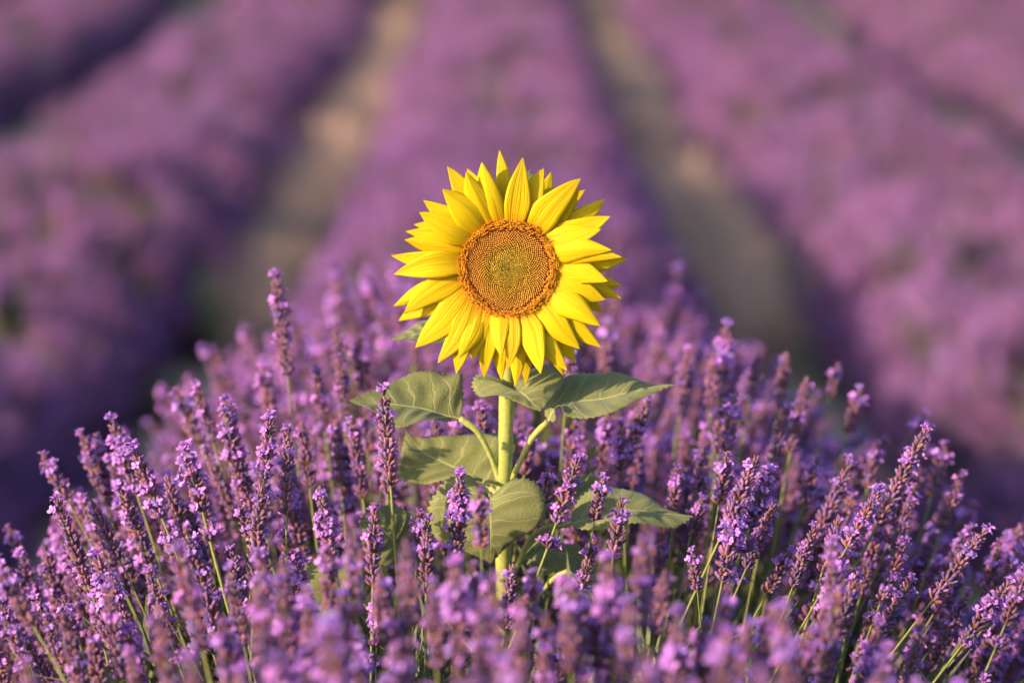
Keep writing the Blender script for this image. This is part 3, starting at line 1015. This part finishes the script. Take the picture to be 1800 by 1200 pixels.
# lowest leaf
leaf([(972, 1122, SY - .05), (985, 1150, SY - .06), (1000, 1190, SY - .06), (1010, 1240, SY - .05)],
     [(952, 1126, SY - .05), (940, 1150, SY - .055), (950, 1195, SY - .055), (985, 1230, SY - .05)],
     [(1000, 1122, SY - .05), (1035, 1140, SY - .055), (1050, 1180, SY - .06), (1035, 1225, SY - .055)],
     [(972, 1122, SY - .05), (940, 1135, SY - .03), (884, 1180, SY)], 0.0034, seed=13)

# ------------------------------------------------------------------ lavender spikes read from the photograph
# tip x, y, foot x, y (photo pixels), distance, has a separate lower whorl
HAND = [
    (233, 780, 287, 915, 3.58, 1), (325, 779, 358, 906, 3.56, 1), (477, 725, 465, 846, 3.60, 1), (506, 748, 504, 908, 3.62, 0),
    (394, 746, 446, 902, 3.74, 0), (96, 870, 156, 1029, 3.58, 0), (160, 879, 212, 987, 3.60, 0), (208, 852, 267, 992, 3.64, 0),
    (167, 967, 227, 1129, 3.54, 0), (110, 1046, 129, 1127, 3.55, 0), (562, 852, 581, 952, 3.60, 0), (406, 960, 431, 1096, 3.58, 0),
    (329, 886, 367, 1010, 3.68, 0), (368, 1017, 388, 1120, 3.62, 0), (421, 878, 438, 948, 3.62, 0), (527, 985, 520, 1078, 3.50, 0),
    (152, 798, 204, 870, 3.98, 0), (117, 846, 165, 935, 3.86, 0), (308, 680, 354, 785, 4.02, 0), (343, 672, 376, 780, 3.90, 0),
    (0, 1000, 60, 1102, 3.22, 0), (12, 922, 50, 1000, 3.90, 0), (5, 1085, 45, 1165, 3.35, 0),
    (312, 955, 358, 1148, 3.06, 0), (278, 1062, 300, 1220, 2.95, 0), (496, 980, 505, 1120, 3.12, 0), (455, 1010, 462, 1200, 2.90, 0),
    (540, 1060, 550, 1230, 3.02, 0), (390, 1085, 405, 1220, 3.0, 0),
    (673, 676, 687, 857, 3.56, 0), (810, 826, 803, 980, 3.52, 0), (1020, 799, 976, 925, 3.52, 1), (1063, 833, 1045, 918, 3.54, 0),
    (1094, 873, 1077, 985, 3.53, 0), (659, 887, 655, 1035, 3.46, 0), (736, 893, 732, 985, 3.50, 0), (751, 905, 749, 1048, 3.47, 0),
    (1045, 940, 1027, 1030, 3.55, 0), (1022, 1005, 1012, 1095, 3.56, 0), (1142, 698, 1097, 817, 3.82, 0), (931, 748, 921, 838, 3.80, 0),
    (966, 815, 958, 905, 3.66, 0), (1218, 961, 1226, 1040, 3.52, 0), (901, 990, 889, 1112, 3.46, 0), (663, 1045, 662, 1140, 3.44, 1),
    (843, 858, 846, 968, 3.26, 0), (619, 908, 627, 1085, 3.06, 0), (713, 945, 722, 1110, 2.98, 0), (1067, 972, 1078, 1150, 2.96, 0),
    (1128, 942, 1130, 1110, 2.98, 0), (800, 980, 808, 1165, 2.94, 0), (668, 1000, 676, 1140, 3.1, 0), (940, 1000, 930, 1095, 3.2, 0),
    (1190, 815, 1184, 900, 3.74, 0), (575, 958, 585, 1075, 3.2, 0), (830, 985, 838, 1115, 3.15, 0), (985, 1130, 980, 1230, 3.3, 0),
    (1040, 1060, 1050, 1180, 3.05, 0), (1170, 1000, 1150, 1120, 3.12, 0), (880, 1120, 885, 1260, 2.8, 0), (700, 1130, 710, 1260, 2.8, 0),
    (1279, 793, 1263, 890, 3.64, 0), (1333, 800, 1279, 917, 3.56, 0), (1356, 820, 1317, 931, 3.58, 1), (1362, 882, 1310, 1003, 3.60, 0),
    (1551, 853, 1487, 965, 3.55, 1), (1476, 905, 1444, 1010, 3.60, 0), (1739, 924, 1637, 1058, 3.56, 0), (1780, 1016, 1687, 1139, 3.54, 0),
    (1604, 1012, 1523, 1160, 3.52, 0), (1511, 998, 1486, 1064, 3.58, 0), (1395, 962, 1346, 1048, 3.62, 0), (1542, 1048, 1520, 1130, 3.64, 0),
    (1665, 774, 1636, 875, 4.02, 0), (1630, 765, 1612, 850, 4.05, 0), (1629, 720, 1588, 808, 4.12, 0), (1542, 775, 1524, 860, 3.96, 0),
    (1795, 965, 1740, 1050, 3.75, 0), (1283, 1028, 1256, 1180, 3.02, 0), (1362, 1060, 1338, 1200, 2.98, 0), (1317, 1086, 1290, 1230, 2.92, 0),
    (1425, 1100, 1400, 1220, 3.05, 0), (1240, 1085, 1232, 1220, 2.95, 0),
    (484, 476, 506, 664, 3.96, 0), (588, 577, 606, 690, 4.10, 0), (632, 588, 640, 690, 4.12, 0), (460, 638, 478, 735, 4.06, 0),
    (556, 645, 572, 760, 4.00, 0), (1280, 564, 1264, 700, 4.15, 0), (1256, 618, 1248, 720, 4.10, 0), (1210, 612, 1194, 735, 4.12, 0),
    (1332, 618, 1318, 700, 4.18, 0), (1383, 618, 1368, 720, 4.16, 0), (1473, 638, 1458, 700, 4.22, 0), (1420, 660, 1398, 760, 4.02, 0),
    (1515, 676, 1490, 765, 4.08, 0), (1275, 700, 1262, 800, 3.92, 0), (1405, 705, 1388, 800, 3.95, 0), (1070, 560, 1062, 660, 4.3, 0),
    (1090, 660, 1084, 770, 4.05, 0), (1010, 738, 1000, 830, 3.88, 0), (640, 720, 648, 800, 3.95, 0), (590, 735, 600, 850, 3.85, 0),
    (530, 740, 545, 860, 3.82, 0), (1235, 868, 1222, 950, 3.70, 0), (1440, 800, 1412, 890, 3.85, 0), (1600, 870, 1560, 960, 3.80, 0),
    (1690, 1000, 1640, 1080, 3.66, 0), (60, 1040, 95, 1130, 3.66, 0), (285, 905, 318, 1010, 3.72, 0), (450, 905, 465, 1010, 3.66, 0),
    (866, 1008, 872, 1180, 2.92, 0), (915, 1050, 918, 1210, 2.9, 0), (760, 1020, 768, 1180, 2.96, 0), (845, 1060, 850, 1230, 2.85, 0), (960, 1075, 958, 1210, 3.0, 0),
    (600, 1040, 610, 1200, 2.95, 0), (1000, 1040, 1004, 1190, 2.92, 0), (1105, 1050, 1100, 1210, 2.88, 0)]

spikes = []                                   # dict(di, base, tip, spin, Y)
rr = random.Random(77)


def pick_design(L, gap):
    c = [(abs(D['len'] - L) + rr.uniform(0, 0.02), i) for i, D in enumerate(DESC) if bool(D['gap']) == bool(gap)]
    return min(c)[1]


hand_len = []
for tx, ty, bx, by, Y, gap in HAND:
    t_ = at(tx, ty, Y + rr.uniform(-0.015, 0.015))
    b_ = at(bx, by, Y)
    L = (t_ - b_).length
    spikes.append(dict(di=pick_design(L, gap), base=b_, tip=t_, spin=rr.uniform(0, 6.28), Y=Y, hand=True))

# the rest of the bush
rest = []
for k in range(3200):
    y = rr.uniform(1.5, 6.4)
    a = rr.uniform(-1.35, 1.35)
    p, nrm = row_point(0, y, a)
    di = rr.randrange(len(DESC))
    sc = rr.uniform(0.82, 1.12)
    lean = Vector((nrm.x * 0.75 + rr.gauss(0, 0.10), rr.gauss(0, 0.10), max(0.35, nrm.z) + 0.15)).normalized()
    drop = abs(rr.gauss(0, 0.085))
    if rr.random() < 0.10: drop = -rr.uniform(0.02, 0.07)
    t_ = p + Vector((0, 0, 0.005 - drop))
    L = DESC[di]['len'] * sc
    b_ = t_ - lean * L
    px, py = proj(t_)
    qx, qy = proj(b_)
    # leave the view of the sunflower and its leaves free, and do not grow through them
    if 590 < px < 1235 and py < 1010 and y < 3.74: continue
    if 640 < qx < 1200 and qy < 985 and y < 3.74: continue
    if 3.50 < y < 3.78 and 520 < px < 1240: continue
    if y < 3.40 and py < 935 and 0 < px < 1800: continue
    if y < 3.62 and py < 800 + 0.0005 * (px - 880) ** 2 - 40: continue
    rest.append(dict(di=di, base=b_, tip=t_, spin=rr.uniform(0, 6.28), Y=y, hand=False))

# the ones that show largest become things of their own: near ones first, counting what they leave visible
grid = set()
cand = []
for s in sorted(spikes + rest, key=lambda s: s['Y']):
    cells = set()
    for k in range(9):
        x, y = proj(s['base'].lerp(s['tip'], k / 8))
        w = 0.011 * FPX / s['Y']
        for dx in (-w, 0, w):
            cx, cy = int((x + dx) // 12), int(y // 12)
            if 0 <= cx < 150 and 0 <= cy < 100: cells.add((cx, cy))
    s['show'] = len(cells - grid)
    grid |= cells
    if s['show'] > 0: cand.append(s)
N_THINGS = 300
hand = [s for s in spikes]
others = sorted((s for s in cand if not s['hand']), key=lambda s: -s['show'])[:N_THINGS - len(hand)]
chosen = set(id(s) for s in others)

KNOWN = {0: 'lavender spike with a separate lower whorl, topmost in the sunlit outer clump', 1: 'straight lavender spike with a ring of blossoms parted below its head on the sunlit flank',
         2: 'short thick lavender spike with a parted whorl beside a longer brownish spike', 3: 'long brownish lavender spike beside the short thick one with a parted whorl',
         29: 'tall lavender spike crossing the tip of the upper sunlit sunflower leaf', 30: 'upright lavender spike in front of the heart-shaped sunflower leaf',
         31: 'pale leaning lavender spike with parted lower whorl beside the heart-shaped leaf', 32: 'violet lavender spike standing in front of the low pointed sunflower leaf',
         33: 'slim lavender spike under the low pointed sunflower leaf', 39: 'two-toned lavender spike leaning below the tip of the shaded upper leaf',
         83: 'tallest lavender spike, standing alone above the clump behind the sunflower', 45: 'lavender spike overlapping the middle of the heart-shaped sunflower leaf',
         65: 'lavender spike with brown tip and parted whorl rising alone on the shaded flank', 67: 'lavender spike leaning far outward with bare stalk at the shaded end',
         40: 'dark lavender spike close behind the sunflower stalk'}


def describe(s):
    ax = (s['tip'] - s['base']).normalized()
    D = DESC[s['di']]
    lean = math.degrees(math.atan2(math.hypot(ax.x, ax.y * 0.5), ax.z))
    how = 'upright' if lean < 9 else ('tilted' if lean < 20 else 'slanting')
    look = 'violet blossoms' if D['bloom'] > 0.25 else ('few open blossoms' if D['bloom'] > 0.15 else 'brownish buds')
    x = s['tip'].x
    if s['Y'] < 3.42:
        where = 'before the sunflower, ' + ('sunlit side' if x < -0.17 else ('shaded side' if x > 0.2 else 'below its leaves'))
    elif s['Y'] > 3.80:
        where = ('far ' if s['Y'] > 4.35 else '') + 'behind the sunflower, ' + ('sunlit side' if x < -0.14 else ('shaded side' if x > 0.17 else 'near its stalk'))
    else:
        where = 'level with the sunflower, ' + ('sunlit edge' if x < -0.36 else ('sunlit side' if x < 0 else ('shaded side' if x < 0.36 else 'shaded edge')))
    size = ('short ', '', 'long ')[0 if len(D['desc']) < 8 else (1 if len(D['desc']) < 11 else 2)]
    part = 'parted whorl, ' if D['gap'] else ''
    lab = '%s %slavender spike with %s%s, %s' % (how, size, part, look, where)
    grp = 'lavender spikes ' + where
    return lab, grp


for i, s in enumerate(spikes + others):
    e = place_spike(s['di'], s['base'], s['tip'], s['spin'], abs(s['Y'] - 3.62) < 0.32)
    lab, grp = describe(s)
    if s['hand'] and i in KNOWN: lab = KNOWN[i]
    tag(e, lab, 'lavender', grp)

# ------------------------------------------------------------------ the uncountable rest of the near bush
pts, rots, scl, idx = [], [], [], []
for s in rest:
    if id(s) in chosen: continue
    ax = s['tip'] - s['base']
    pts.append(s['base']); rots.append(euler_along(ax.normalized(), s['spin']))
    scl.append(ax.length / DESC[s['di']]['len']); idx.append(s['di'])
# centre row further on, single spikes
for k in range(5200):
    y = 6.3 + 9.7 * rr.random()
    a = rr.uniform(-1.6, 1.6)
    p, nrm = row_point(0, y, a)
    di = rr.randrange(len(DESC))
    lean = Vector((nrm.x * 0.8 + rr.gauss(0, 0.12), rr.gauss(0, 0.14), max(0.2, nrm.z) + 0.15)).normalized()
    sc = rr.uniform(0.8, 1.15)
    pts.append(p - lean * DESC[di]['len'] * sc - Vector((0, 0, abs(rr.gauss(0, 0.05)))))
    rots.append(euler_along(lean, rr.uniform(0, 6.28))); scl.append(sc); idx.append(di)
scatter('lavender_blossom_mass', pts, rots, scl, idx, [D['full_me'] for D in DESC], 'dense mass of violet lavender spikes filling the near row')

# clumps for the other rows
def low_spike(mb_, rr, base, axis, L):
    q = axis.to_track_quat('Z', 'Y').to_matrix().to_4x4()
    n = 7
    M0 = Matrix.Translation(base) @ q
    for i in range(n):
        t = i / (n - 1)
        w = WH_LOW[rr.randrange(len(WH_LOW))]
        s = lerp(1.12, 0.7, t) * rr.uniform(0.9, 1.15)
        mw = M0 @ whorl_matrix(L * (0.02 + 0.9 * t), s * 1.15, rr.uniform(0, 6.28))
        mb_.merge(w.mb, mw)
        for k in range(len(w.ends)):
            if rr.random() < 0.36:
                e = mw @ w.ends[k]
                o, a_, b_ = e.translation, e.to_3x3() @ Vector((1, 0, 0)), e.to_3x3() @ Vector((0, 1, 0))
                z_ = e.to_3x3() @ Vector((0, 0, 1))
                kk = rr.uniform(0.85, 1.2)
                mb_.add([o - a_ * 0.004 + z_ * 0.003, o - b_ * 0.004 + z_ * 0.002, o + a_ * 0.004 + z_ * 0.003, o + b_ * 0.004 + z_ * 0.004],
                        [(0, 1, 2), (0, 2, 3)], tuple(min(1, x * kk) for x in C_COR))
    pts_ = [M0 @ Vector((0, 0, z)) for z in (-0.26, -0.1, 0.0)]
    tube(mb_, pts_, [0.0017, 0.0016, 0.0013], C_STEM, 3, cap=False)


CLUMP = []
for i in range(6):
    r2 = random.Random(1500 + i)
    mb_ = MB()
    for k in range(13):
        a, d = r2.uniform(0, 6.28), 0.085 * math.sqrt(r2.random())
        base = Vector((d * math.cos(a), d * math.sin(a), -0.11 - r2.uniform(0, 0.07)))
        ax = Vector((base.x * 1.6 + r2.gauss(0, 0.10), base.y * 1.6 + r2.gauss(0, 0.10), 1)).normalized()
        low_spike(mb_, r2, base, ax, r2.uniform(0.085, 0.12))
    CLUMP.append(mb_.mesh('lavender_clump', [M_LAV], False))
# tufts of narrow grey-green leaves for the bodies of the bushes
TUFT = []
for i in range(4):
    r2 = random.Random(1700 + i)
    mb_ = MB()
    for k in range(34):
        a, tl = r2.uniform(0, 6.28), r2.uniform(0.05, 1.0)
        d = Vector((math.cos(a) * math.sin(tl), math.sin(a) * math.sin(tl), math.cos(tl)))
        s_ = d.cross(Vector((r2.uniform(-1, 1), r2.uniform(-1, 1), r2.uniform(-1, 1)))).normalized()
        L = r2.uniform(0.05, 0.11)
        w = r2.uniform(0.0018, 0.0032)
        o = Vector((r2.gauss(0, 0.02), r2.gauss(0, 0.02), r2.uniform(-0.03, 0.02)))
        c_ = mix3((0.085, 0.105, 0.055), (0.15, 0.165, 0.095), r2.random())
        mb_.add([o - s_ * w * .5, o + s_ * w * .5, o + d * L * .55 - s_ * w, o + d * L * .55 + s_ * w, o + d * L + Vector((0, 0, -0.01))],
                [(0, 1, 3, 2), (2, 3, 4)], c_)
    TUFT.append(mb_.mesh('leaf_tuft', [M_LEAVES], False))

for row in ROWS:
    pts, rots, scl, idx = [], [], [], []
    y0 = 16.0 if row == 0 else 1.0
    y1 = 62.0
    n = int((y1 - y0) * 78)
    for k in range(n):
        y = y0 + (y1 - y0) * rr.random()
        a = rr.uniform(-1.85, 1.85)
        p, nrm = row_point(row, y, a)
        lean = Vector((nrm.x * 0.8 + rr.gauss(0, 0.16), rr.gauss(0, 0.16), max(0.15, nrm.z) + 0.15)).normalized()
        pts.append(p + Vector((0, 0, rr.gauss(-0.02, 0.05))))
        rots.append(euler_along(lean, rr.uniform(0, 6.28))); scl.append(rr.uniform(0.85, 1.2)); idx.append(rr.randrange(len(CLUMP)))
    scatter('lavender_row_blossom', pts, rots, scl, idx, CLUMP, 'long row of violet lavender in bloom')
    # leaf tufts and the bush body
    pts, rots, scl, idx = [], [], [], []
    n = int(62 * 60)
    for k in range(n):
        y = 1.2 + 60 * rr.random() ** 1.3
        a = rr.uniform(-1.9, 1.9)
        p, nrm = row_point(row, y, a)
        cx = row * S
        p = Vector((cx + (p.x - cx) * 0.80, y, max(g_level(y) + 0.05, p.z - (0.30 if row == 0 and y < 5 else 0.20) * max(0.15, math.cos(a)))))
        pts.append(p); rots.append(euler_along((nrm + Vector((rr.gauss(0, .3), rr.gauss(0, .3), 0.5))).normalized(), rr.uniform(0, 6.28)))
        scl.append(rr.uniform(0.9, 1.6)); idx.append(rr.randrange(len(TUFT)))
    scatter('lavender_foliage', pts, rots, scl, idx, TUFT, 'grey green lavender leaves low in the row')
    mb_ = MB()
    ny, na = 160, 13
    v, f = [], []
    for j in range(ny):
        y = 1.0 + 61 * (j / (ny - 1)) ** 1.4
        for i in range(na):
            a = -2.6 + 5.2 * i / (na - 1)
            p, nrm = row_point(row, y, a)
            cx = row * S
            v.append((cx + (p.x - cx) * 0.72, y, max(g_level(y) - 0.05, g_level(y) + (p.z - g_level(y)) * 0.72 - 0.10 + 0.03 * math.sin(y * 9 + i * 2.3))))
    for j in range(ny - 1):
        for i in range(na - 1):
            f.append((j * na + i, j * na + i + 1, (j + 1) * na + i + 1, (j + 1) * na + i))
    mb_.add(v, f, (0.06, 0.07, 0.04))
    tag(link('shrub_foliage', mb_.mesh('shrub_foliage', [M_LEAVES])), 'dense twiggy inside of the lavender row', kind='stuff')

# ------------------------------------------------------------------ dry grass on the paths, green weeds
BL = []
for i in range(4):
    r2 = random.Random(1900 + i)
    mb_ = MB()
    for k in range(26):
        a, tl = r2.uniform(0, 6.28), r2.uniform(0.05, 0.75)
        d = Vector((math.cos(a) * math.sin(tl), math.sin(a) * math.sin(tl), math.cos(tl)))
        s_ = Vector((-d.y, d.x, 0)).normalized()
        o = Vector((r2.gauss(0, 0.04), r2.gauss(0, 0.04), -0.01)); L = r2.uniform(0.12, 0.42); w = 0.0035
        c_ = mix3((0.80, 0.58, 0.47), (0.68, 0.47, 0.38), r2.random())
        mb_.add([o - s_ * w, o + s_ * w, o + d * L * .6 + s_ * w * .8, o + d * L * .6 - s_ * w * .8, o + d * L + Vector((0, 0, -0.02))], [(0, 1, 2, 3), (3, 2, 4)], c_)
    BL.append(mb_.mesh('dry_tuft', [M_GRASS], False))
pts, rots, scl, idx = [], [], [], []
for k in range(18000):
    y = 13 + 49 * rr.random() ** 0.8
    lane = rr.choice((-3.5, -2.5, -1.5, -0.5, -0.5, 0.5, 0.5, 1.5, 2.5, 3.5))
    x = lane * S + rr.gauss(0, 0.09)
    pts.append((x, y, g_level(y) + 0.03 * math.cos(2 * math.pi * x / S))); rots.append((0, 0, rr.uniform(0, 6.28))); scl.append(rr.uniform(0.6, 1.3) * (1.0 if abs(lane) < 1 else 0.35)); idx.append(rr.randrange(4))
scatter('dry_grass', pts, rots, scl, idx, BL, 'straw coloured dry grass on the paths')


def weed(px, py, Y, h, seed, label):
    r2 = random.Random(seed)
    p = on_ground(px, py)
    mb_ = MB()
    for k in range(46):
        a, tl = r2.uniform(0, 6.28), r2.uniform(0.1, 1.25)
        d = Vector((math.cos(a) * math.sin(tl), math.sin(a) * math.sin(tl), math.cos(tl)))
        s_ = Vector((-d.y, d.x, 0)).normalized()
        L = h * r2.uniform(0.5, 1.1); w = h * r2.uniform(0.06, 0.12)
        o = Vector((0, 0, 0))
        v, f = [], []
        for i in range(5):
            t = i / 4
            ww = w * math.sin(math.pi * (0.08 + 0.9 * t))
            c_ = o + d * L * t + Vector((0, 0, -0.25 * L * t * t))
            v += [c_ - s_ * ww, c_ + s_ * ww]
        f = [(2 * i, 2 * i + 1, 2 * i + 3, 2 * i + 2) for i in range(4)]
        mb_.add(v, f, mix3((0.20, 0.29, 0.13), (0.32, 0.40, 0.22), r2.random()))
    o = link('weed', mb_.mesh('weed', [M_WEED]))
    o.location = p
    tag(o, label, 'weed', 'green weeds between the lavender rows')
    return o


SHADE, LIT = "path along the central row's shaded flank", "path along the central row's sunlit flank"
for i, (px, py, h, look, where) in enumerate([
        (1425, 590, .34, 'big pale green weed clump', SHADE), (1490, 640, .34, 'bushy green weed beside the biggest clump', SHADE), (1395, 540, .26, 'low green weed behind the biggest clump', SHADE),
        (1560, 720, .30, 'dark green weed', SHADE), (1235, 320, .24, 'small weed far off', SHADE), (1650, 830, .24, 'smallest green weed', SHADE),
        (425, 560, .32, 'big grey green weed', LIT), (375, 620, .30, 'spreading green weed beside the big one', LIT), (470, 500, .24, 'small green weed', LIT), (280, 740, .26, 'low dark weed', LIT)]):
    weed(px, py, 0, h, 2000 + i, look + ' on the ' + where)
r3 = random.Random(3100)
for i in range(26):
    side = 1 if i % 5 else -1
    py = r3.uniform(500, 760)
    px = 880 + side * (lerp(470, 800, (py - 500) / 260) + r3.uniform(-70, 70)) * (1.0 if side > 0 else 0.95)
    h = r3.uniform(0.22, 0.42)
    weed(px, py, 0, h, 3200 + i, ('tall' if h > 0.32 else 'low') + ' ragged green weed crowded among others on the ' + (SHADE if side > 0 else LIT))
